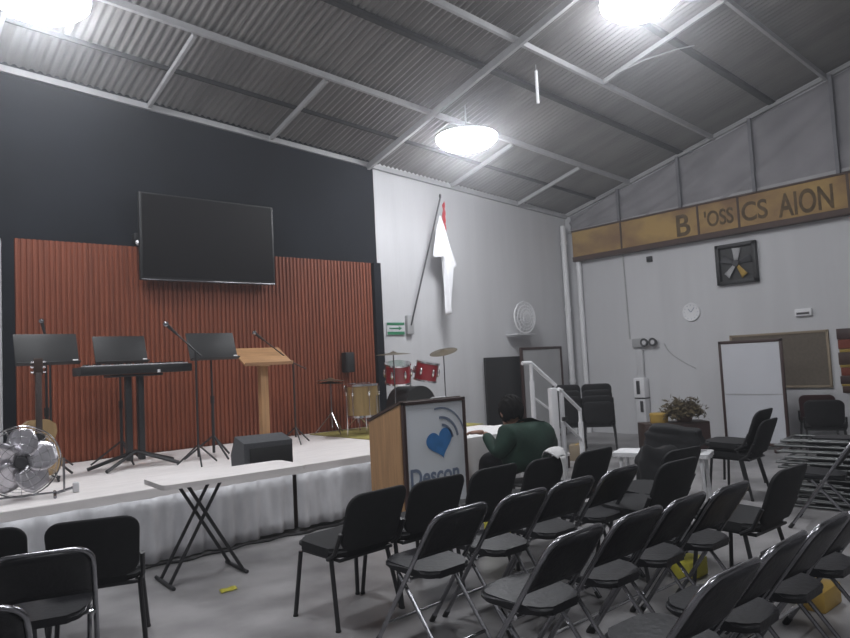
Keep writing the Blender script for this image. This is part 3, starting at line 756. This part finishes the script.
# ------------------------------------------------------------------ gable wall objects
t = thing('exhaust_fan', 'square black exhaust fan set in the right wall under the sign', 'fan', (XG - .02, 5.02, 2.85))
m = MB()
for s in (-1, 1):
    m.box((-.03, s * .30, 0), (.08, .06, .66), .006); m.box((-.03, 0, s * .30), (.08, .66, .06), .006)
m.box((-.012, 0, 0), (.01, .6, .6)); m.build('frame', M['plastic'], t)
rx = Matrix.Rotation(-PI / 2, 4, 'Z')
for k in range(5):
    b = MB()
    def f(u, v, a=k * 2 * PI / 5 + .4):
        r = .05 + .2 * u; w = .13 * (.4 + .6 * u) * (v - .5); return (-.05 + w * .35, r * cos(a) - w * sin(a), r * sin(a) + w * cos(a))
    b.grid(f, 6, 4); b.build('blade', M['ochre'] if k == 3 else M['darksteel'] if k in (0, 2) else M['steel'], t, solid=.004)  # one blade coloured ochre for the yellow light coming through the fan
MB().tube([(-.075, 0, 0), (-.02, 0, 0)], .05, 16).build('hub', M['darksteel'], t)
t = thing('wall_clock', 'round white wall clock on the right wall', 'clock', (XG - .02, 5.87, 2.13))
MB().lathe([(0, 0), (.155, 0), (.16, .02), (.15, .035), (.138, .03), (0, .03)], 36, Matrix.Translation((.02, 0, 0)) @ Matrix.Rotation(-PI / 2, 4, 'Y')).build('case', M['white'], t)
for a, L in ((.9, .07), (2.3, .1)): MB().box((-.013, L / 2 * cos(a), L / 2 * sin(a)), (.003, .01, L), rot=('X', a - PI / 2)).build('hand', M['bluegrey'], t)
m = MB()
for k in range(12): m.box((-.0125, .12 * cos(k * PI / 6), .12 * sin(k * PI / 6)), (.003, .006, .02), rot=('X', k * PI / 6 - PI / 2))
m.build('hour_marks', M['bluegrey'], t)
def emergency(label, y, z):
    t = thing('emergency_lamp', label, 'lamp', (XG - .033, y, z))
    MB().box((0, .1, 0), (.07, .22, .16), .012).build('housing', M['steel'], t)
    for s in (0, 1):
        h = MB().lathe([(0, -.06), (.05, -.05), (.078, .03), (.07, .035), (0, .02)], 18, Matrix.Translation((-.05, -.06 - .17 * s, 0)) @ Matrix.Rotation(-PI / 2, 4, 'Y')).build('lamp_head', M['darksteel'], t)
        MB().lathe([(0, .02), (.06, .028), (0, .03)], 18, Matrix.Translation((-.05, -.06 - .17 * s, 0)) @ Matrix.Rotation(-PI / 2, 4, 'Y')).build('lens', M['offwhite'], h)
emergency('grey twin-headed emergency lamp on the right wall above the white tower', 6.82, 1.66)
t = thing('wall_device', 'small white box with dark stripe high on the right wall near the cork board', 'device', (XG - .03, 4.08, 1.97))
MB().box((0, 0, 0), (.05, .24, .11), .01).build('case', M['white'], t); MB().box((-.028, 0, -.015), (.006, .18, .03)).build('stripe', M['darksteel'], t)
t = thing('sensor', 'tiny dark sensor box just under the left part of the plywood sign', 'sensor', (XG - .028, 6.58, 3.15))
MB().box((0, 0, 0), (.06, .10, .10), .01).build('case', M['darksteel'], t); MB().tube([(-.03, 0, -.01), (-.045, 0, -.015)], .025, 10).build('lens', M['plastic'], t)
tag(MB().tube([(XG - .012, 7.13, 3.32), (XG - .012, 7.10, 1.74)], .014, 8).build('conduit', M['steel']), 'thin grey conduit running down the right wall to the emergency lamp', 'conduit')
pts = [(XG - .007, 6.42 - .55 * k / 12, 1.62 - .45 * (k / 12) ** .6) for k in range(13)]
tag(MB().tube(pts, .008, 6).build('cable', M['steel']), 'grey cable curving across the wall right of the emergency lamp', 'cable')
t = thing('tower_unit', 'tall white tower unit with dark grilles standing against the right wall', 'appliance', (XG - .1, 6.87, 0))
MB().box((0, 0, .33), (.17, .20, .66), .02).build('lower_body', M['offwhite'], t); MB().box((0, 0.01, .85), (.17, .22, .36), .02).build('upper_body', M['white'], t)
MB().box((.06, .03, 1.28), (.05, .13, .52), .006).build('riser_duct', M['wall'], t)
MB().box((0, 0, .668), (.18, .2, .02)).build('joint', M['plastic'], t)
MB().box((-.088, .02, .86), (.01, .07, .24), .003).build('grille', M['darksteel'], t); MB().box((-.088, -.03, .52), (.01, .06, .2), .003).build('grille', M['darksteel'], t)
t = thing('cork_board', 'brown cork notice board with frame on the right wall', 'notice board', (XG - .02, 4.5, .84))
MB().box((0, 0, .42), (.02, 1.44, .80)).build('cork', M['cork'], t, smooth=False)
m = MB()
for s in (-1, 1): m.box((-.005, s * .72, .42), (.035, .035, .86), .004)
for z in (.01, .83): m.box((-.005, 0, z), (.035, 1.46, .035), .004)
m.build('frame', M['cardboard'], t)
t = thing('wall_hanging', 'striped rust and mustard fabric hanging at the right edge of the wall', 'wall hanging', (XG - .015, 3.45, .75))
for k, (mm, h) in enumerate((('frame', .16), ('brickred', .14), ('mustard', .05), ('signtrim', .18), ('mustard', .04), ('brickred', .12), ('frame', .12), ('mustard', .03), ('signtrim', .1))):
    z = .94 - sum(((.16, .14, .05, .18, .04, .12, .12, .03, .1)[:k])) - h / 2
    MB().box((0, 0, z), (.02, .42 - .02 * (k % 3), h - .004), .006).build('stripe', M[mm], t)
# whiteboard
t = thing('whiteboard', 'tall whiteboard in a dark frame standing before the cork board', 'whiteboard', (10.2, 4.50, 0))
MB().box((0, 0, .82), (.02, .86, 1.46)).build('board', M['board'], t, smooth=False)
m = MB()
for s in (-1, 1): m.box((0, s * .44, .81), (.04, .04, 1.56), .005)
for z in (.08, 1.57): m.box((0, 0, z), (.04, .92, .045), .005)
m.build('frame', M['frame'], t)
MB().box((-.012, 0, .80), (.008, .84, .012)).build('joint_line', M['greyboard'], t, smooth=False)
for s in (-1, 1): MB().box((0, s * .36, .03), (.5, .05, .055), .006).build('foot', M['frame'], t)
# low cabinet with tin and dried plant
t = thing('low_cabinet', 'dark wooden low cabinet under the dried plant', 'cabinet', (9.5, 5.40, 0), math.radians(90 - 41 - 90))
MB().box((0, 0, .22), (.95, .36, .44), .008).build('body', M['darkwood'], t)
for s in (-1, 1):
    d = MB().box((s * .235, -.19, .22), (.45, .02, .38), .004).build('door', M['frame'], t); MB().ball((s * .06, -.21, .25), .015, 10).build('knob', M['chrome'], d)
cz = .44
t = thing('round_tin', 'round ochre tin standing on the left end of the low cabinet', 'tin', (9.34, 5.53, cz))
MB().lathe([(0, 0), (.125, 0), (.13, .01), (.13, .10), (0, .10)], 28).build('body', M['ochre'], t); MB().lathe([(0, .10), (.136, .10), (.136, .13), (.12, .14), (0, .14)], 28).build('lid', M['ochre'], t)
t = thing('dried_plant', 'bushy dried brown plant in a pot on the low cabinet', 'plant', (9.62, 5.28, cz))
MB().lathe([(0, 0), (.10, 0), (.14, .16), (.15, .18), (.13, .18), (.12, .14), (0, .14)], 24).build('pot', M['pot'], t)
random.seed(11)
m = MB(); ms = MB()
for k in range(110):
    a = random.uniform(0, 2 * PI); e = random.uniform(-.75, 1.35); L = random.uniform(.22, .44)
    tip = Vector((cos(a) * cos(e) * L * .95, sin(a) * cos(e) * L * .95, .13 + sin(e) * L * (.5 if e > 0 else .3))); base = Vector((cos(a) * .03, sin(a) * .03, .14))
    mid = (tip + base) / 2 + Vector((0, 0, .06)); ms.tube([base, mid, tip], [.004, .003, .002], 4)
    for j in range(9):
        c = base.lerp(tip, random.uniform(.35, 1.05)) + Vector([random.uniform(-.05, .05) for _ in range(3)])
        d = Vector([random.uniform(-1, 1) for _ in range(3)]).normalized(); w = d.orthogonal().normalized(); l = random.uniform(.025, .06)
        m.quad(c - d * l, c + w * l * .35, c + d * l, c - w * l * .35)
ms.build('stems', M['darkwood'], t); m.build('foliage', M['leaf'], t, smooth=False)
t = thing('cardboard_box', 'pale cardboard box on the floor before the corner chairs', 'box', (8.15, 6.15, 0), .5)
MB().box((0, 0, .11), (.24, .2, .22), .004).build('body', M['cardboard'], t); MB().box((0, 0, .222), (.24, .03, .004)).build('tape', M['ochre'], t)

# ------------------------------------------------------------------ small floor things
tag(MB().grid(lambda u, v: (2.04 + .12 * u + .02 * v, 4.58 + .08 * v, .004 + .006 * sin(5 * u + 4 * v) ** 2), 6, 4).build('paper_scrap', M['yellow'], solid=.002), 'crumpled yellow paper scrap on the open floor before the folding table', 'paper')
tag(MB().box((4.18, 4.00, .13), (.2, .14, .25), .012).build('yellow_bin', M['yellow']), 'bright yellow bin glimpsed under the second folding chair', 'bin')
tag(MB().box((4.33, 2.42, .06), (.24, .14, .12), .012).build('yellow_crate', M['yellow']), 'yellow crate on the floor between the folding chair rows', 'crate')
tag(MB().box((4.30, 1.62, .06), (.26, .16, .12), .012).build('yellow_crate', M['ochre']), 'dull yellow crate on the floor at the right edge', 'crate')
pts = [(1.55 + .1 * k, 5.62 + .03 * sin(k * 1.7) + .02 * sin(k * .6), .012) for k in range(36)]
tag(MB().tube(pts, .012, 6).build('cable', M['plastic']), 'black cable lying on the floor along the stage skirt', 'cable')

# ------------------------------------------------------------------ ceiling lamps
def lamp(label, x, y, z):
    t = thing('ceiling_lamp', label, 'lamp', (x, y, z), 0, 'round ceiling lamps')
    zr = RZ(x, y)
    MB().lathe([(0, -.16), (.18, -.15), (.33, -.10), (.42, -.02), (.42, .02), (0, .02)], 36).build('diffuser', M['lampglow'], t)
    MB().lathe([(0, .025), (.43, .025), (.40, .05), (.20, .10), (0, .11)], 36).build('shade', M['white'], t)
    MB().tube([(0, 0, .1), (0, 0, zr - z + .1)], .012, 8).build('rod', M['steel'], t)
    return t
lamp('glaring round ceiling lamp at the top left corner', 1.48, 6.85, 5.02)
lamp('glaring round ceiling lamp hanging over the white wall at the centre', 6.72, 6.62, 4.57)
lamp('glaring round ceiling lamp at the top edge above the right half', 6.72, 3.85, 5.33)
lamp('unseen round ceiling lamp added for fill light above the left chairs', 1.5, 3.4, 5.5)  # unseen lamp, added to brighten the floor and stage skirt
lamp('unseen round ceiling lamp added for front light behind the viewer', 2.4, -.8, 5.3)  # unseen lamp, added to brighten the lectern poster from the front
t = thing('hanging_rod', 'slim white rod hanging from the roof right of the centre lamp', 'rod', (6.80, 5.40, 0))
MB().tube([(0, 0, 4.70), (0, 0, 5.12)], .020, 10).build('rod', M['white'], t); MB().tube([(0, 0, 5.12), (0, 0, RZ(6.80, 5.40) - .04)], .006, 6).build('cord', M['steel'], t)
tag(MB().tube([(7.95, 5.0, RZ(7.95, 5.0) - .05), (8.05, 4.6, RZ(8.05, 4.6) - .06), (8.25, 4.3, RZ(8.25, 4.3) - .05), (8.5, 4.15, RZ(8.5, 4.15) - .0)], .009, 8).build('conduit', M['steel']), 'bright curved conduit under the roof right of the top lamp', 'conduit')

# ------------------------------------------------------------------ seated person
def skin(name, verts, edges, m_, parent, sub=2, root=0):
    me = bpy.data.meshes.new(name); me.from_pydata([v[:3] for v in verts], edges, [])
    o = bpy.data.objects.new(name, me); C.objects.link(o)
    md = o.modifiers.new('k', 'SKIN'); md.use_smooth_shade = True
    for i, v in enumerate(verts):
        r = v[3] if isinstance(v[3], tuple) else (v[3], v[3]); me.skin_vertices[0].data[i].radius = r
        me.skin_vertices[0].data[i].use_root = (i == root)
    s = o.modifiers.new('s', 'SUBSURF'); s.levels = s.render_levels = sub
    dg = bpy.context.evaluated_depsgraph_get(); dg.update()
    nm = bpy.data.meshes.new_from_object(o.evaluated_get(dg)); bpy.data.objects.remove(o)
    nm.materials.clear(); nm.materials.append(m_); nm.shade_smooth()
    if parent is None: return nm
    o = bpy.data.objects.new(name, nm); C.objects.link(o); o.parent = parent
    return o
pr = thing('person', 'person in a dark green jacket seated with back turned, reaching to the white table', 'person', (4.76, 4.16, 0)); pr.scale = (1.16, 1.16, 1.16)
SH = .71
LS, RS = (-.19, .0, SH), (.21, .0, SH - .02)
LE, RE = (-.28, .03, .57), (.45, .12, .545)
LW, RW = (-.205, .235, .725), (.60, .38, .66)
# body (bare) : pelvis, spine, neck, head core, arms, legs
V = [(0, 0, .52, .13), (0, .03, .66, .13), (0, .03, SH - .03, (.12, .09)), (-.0, .045, SH + .05, .055), (-.01, .09, SH + .09, .052),
     (*LS, .06), (*LE, .042), (*LW, .026), (*RS, .06), (*RE, .042), (*RW, .026),
     (-.06, .06, .50, .085), (-.06, .38, .49, .06), (-.06, .38, .08, .04), (-.06, .48, .05, .035),
     (.10, .06, .50, .085), (.12, .40, .49, .06), (.13, .40, .08, .04), (.13, .50, .05, .035)]
E_ = [(0, 1), (1, 2), (2, 3), (3, 4), (2, 5), (5, 6), (6, 7), (2, 8), (8, 9), (9, 10), (0, 11), (11, 12), (12, 13), (13, 14), (0, 15), (15, 16), (16, 17), (17, 18)]
body = skin('body', V, E_, M['skin'], None)
bm = bmesh.new(); bm.from_mesh(body)
HC = Vector((-.02, .115, SH + .155))
HR = Matrix.Translation(HC) @ Matrix.Rotation(-.35, 4, 'Z') @ Matrix.Rotation(-.40, 4, 'X') @ Matrix.Rotation(.08, 4, 'Y')
def addball(c, r, seg=20):
    o = bmesh.ops.create_uvsphere(bm, u_segments=seg, v_segments=seg // 2 + 2, radius=1)
    for v in o['verts']:
        p = Vector((v.co.x * r[0], v.co.y * r[1], v.co.z * r[2]))
        v.co = HR @ (p + Vector(c))
addball((0, 0, .015), (.078, .098, .108)); addball((0, .035, -.05), (.058, .068, .072))
addball((0, .105, -.01), (.014, .02, .026), 12); addball((-.08, -.005, -.005), (.012, .022, .034), 12); addball((.08, -.005, -.005), (.012, .022, .034), 12)
addball((0, .098, -.055), (.026, .008, .006), 12)
for s in (-1, 1): addball((s * .03, .092, .02), (.013, .01, .008), 12)
# hands: palm and five fingers each
def hand(W, d, side, up=Vector((0, 0, 1))):
    d = Vector(d).normalized(); w = d.cross(up).normalized() * side; u = w.cross(d) * side
    W = Vector(W); hv = [(*W, .024), (*(W + d * .045), (.036, .017)), (*(W + d * .085), (.038, .015))]; he = [(0, 1), (1, 2)]
    for f, (o, L) in enumerate(((-.03, .066), (-.01, .076), (.011, .072), (.031, .056))):
        b = W + d * .085 + w * o; i = len(hv)
        hv += [(*b, .0095), (*(b + d * L * .5 - u * .006), .0088), (*(b + d * L * .85 - u * .026), .0078)]
        he += [(2, i), (i, i + 1), (i + 1, i + 2)]
    i = len(hv); b = W + d * .03 - w * .03
    hv += [(*b, .012), (*(b - w * .03 + d * .03), .0105), (*(b - w * .035 + d * .062 - u * .008), .009)]; he += [(1, i), (i, i + 1), (i + 1, i + 2)]
    hm = skin('h', hv, he, M['skin'], None, 2); bm.from_mesh(hm); bpy.data.meshes.remove(hm)
hand(LW, (-.42, .88, .05), 1); hand(RW, (.12, 1, .12), -1)
nm = bpy.data.meshes.new('body'); bm.to_mesh(nm); bm.free(); nm.materials.append(M['skin']); nm.shade_smooth()
o = bpy.data.objects.new('body', nm); C.objects.link(o); o.parent = pr
# jacket
V = [(0, .0, .40, (.225, .18)), (0, .0, .57, (.245, .185)), (0, .0, SH - .05, (.235, .165)), (0, .025, SH + .03, (.10, .10)), (-.005, .05, SH + .075, (.080, .085)),
     (*LS, (.10, .10)), (*LE, .062), (LW[0] - .012, LW[1] - .02, LW[2] - .012, .042), (*RS, (.10, .10)), (*RE, .078), (RW[0] - .01, RW[1] - .03, RW[2] - .002, .046)]
E_ = [(0, 1), (1, 2), (2, 3), (3, 4), (2, 5), (5, 6), (6, 7), (2, 8), (8, 9), (9, 10)]
skin('jacket', V, E_, M['jacket'], pr)
skin('trousers', [(0, 0, .50, (.155, .13)), (-.06, .08, .50, .10), (-.06, .38, .49, .074), (-.06, .38, .10, .055), (.10, .08, .51, .105), (.12, .41, .50, .078), (.13, .40, .10, .055)],
     [(0, 1), (1, 2), (2, 3), (0, 4), (4, 5), (5, 6)], M['trousers'], pr)
for s in (-1, 1):
    MB().ball((-.06 if s < 0 else .13, .45, .045), (.05, .13, .045), 14).build('shoe', M['rubber'], pr)
m = MB()
bmesh.ops.create_icosphere(m.bm, subdivisions=4, radius=1)
for v in list(m.bm.verts):
    n = v.co.copy(); k = 1 + .035 * sin(19 * n.x + 7 * n.z) + .03 * sin(23 * n.y + 11 * n.x)
    v.co = HR @ (Vector((n.x * .092, n.y * .108, n.z * .116)) * k + Vector((0, -.012, .022)))
inv = HR.inverted()
bmesh.ops.delete(m.bm, geom=[v for v in m.bm.verts if (inv @ v.co)  .y > .07 and (inv @ v.co).z < .075 or (inv @ v.co).z < -.075], context='VERTS')
m.build('hair', M['hair'], pr, solid=.008)
t = thing('stool', 'low black stool under the seated person', 'stool', (4.76, 4.16, 0))
MB().lathe([(0, .37), (.17, .37), (.18, .385), (.17, .40), (0, .40)], 24).build('seat', M['plastic'], t)
for k in range(4):
    a = PI / 4 + k * PI / 2; MB().tube([(.12 * cos(a), .12 * sin(a), .38), (.19 * cos(a), .19 * sin(a), 0)], .013, 8).build('leg', M['blackmetal'], t)

# ------------------------------------------------------------------ world, camera, colour
w = bpy.data.worlds.new('World'); bpy.context.scene.world = w; w.use_nodes = True
w.node_tree.nodes['Background'].inputs[0].default_value = (.5, .55, .65, 1); w.node_tree.nodes['Background'].inputs[1].default_value = .05
# thin haze added to imitate lens bloom around the lamps and flare-lifted blacks
N_, L_ = w.node_tree.nodes, w.node_tree.links
add = N_.new('ShaderNodeAddShader')
for i, (den, g) in enumerate(((.010, .925), (.0045, .35))):
    vs = N_.new('ShaderNodeVolumeScatter'); vs.inputs['Density'].default_value = den; vs.inputs['Color'].default_value = (.93, .95, 1, 1); vs.inputs['Anisotropy'].default_value = g
    L_.new(vs.outputs[0], add.inputs[i])
L_.new(add.outputs[0], N_['World Output'].inputs['Volume'])
cam = bpy.data.cameras.new('Camera'); co = bpy.data.objects.new('Camera', cam); C.objects.link(co)
yaw, pitch, roll = map(math.radians, (41.1476, 3.6133, -2.8956))
f = Vector((sin(yaw) * cos(pitch), cos(yaw) * cos(pitch), sin(pitch))); r = Vector((cos(yaw), -sin(yaw), 0)); u = r.cross(f)
r2 = r * cos(roll) + u * sin(roll); u2 = u * cos(roll) - r * sin(roll)
co.matrix_world = Matrix((( r2.x, u2.x, -f.x, 0), (r2.y, u2.y, -f.y, 0), (r2.z, u2.z, -f.z, 1.5), (0, 0, 0, 1)))
cam.sensor_width = 36; cam.lens = 689.014 * 36 / 850; cam.clip_start = .05; cam.clip_end = 60
S = bpy.context.scene; S.camera = co
S.cycles.max_bounces = 5; S.cycles.diffuse_bounces = 3; S.cycles.glossy_bounces = 2; S.cycles.transmission_bounces = 0; S.cycles.volume_bounces = 0
S.view_settings.view_transform = 'Standard'; S.view_settings.look = 'None'; S.view_settings.gamma = 1; S.view_settings.exposure = .08
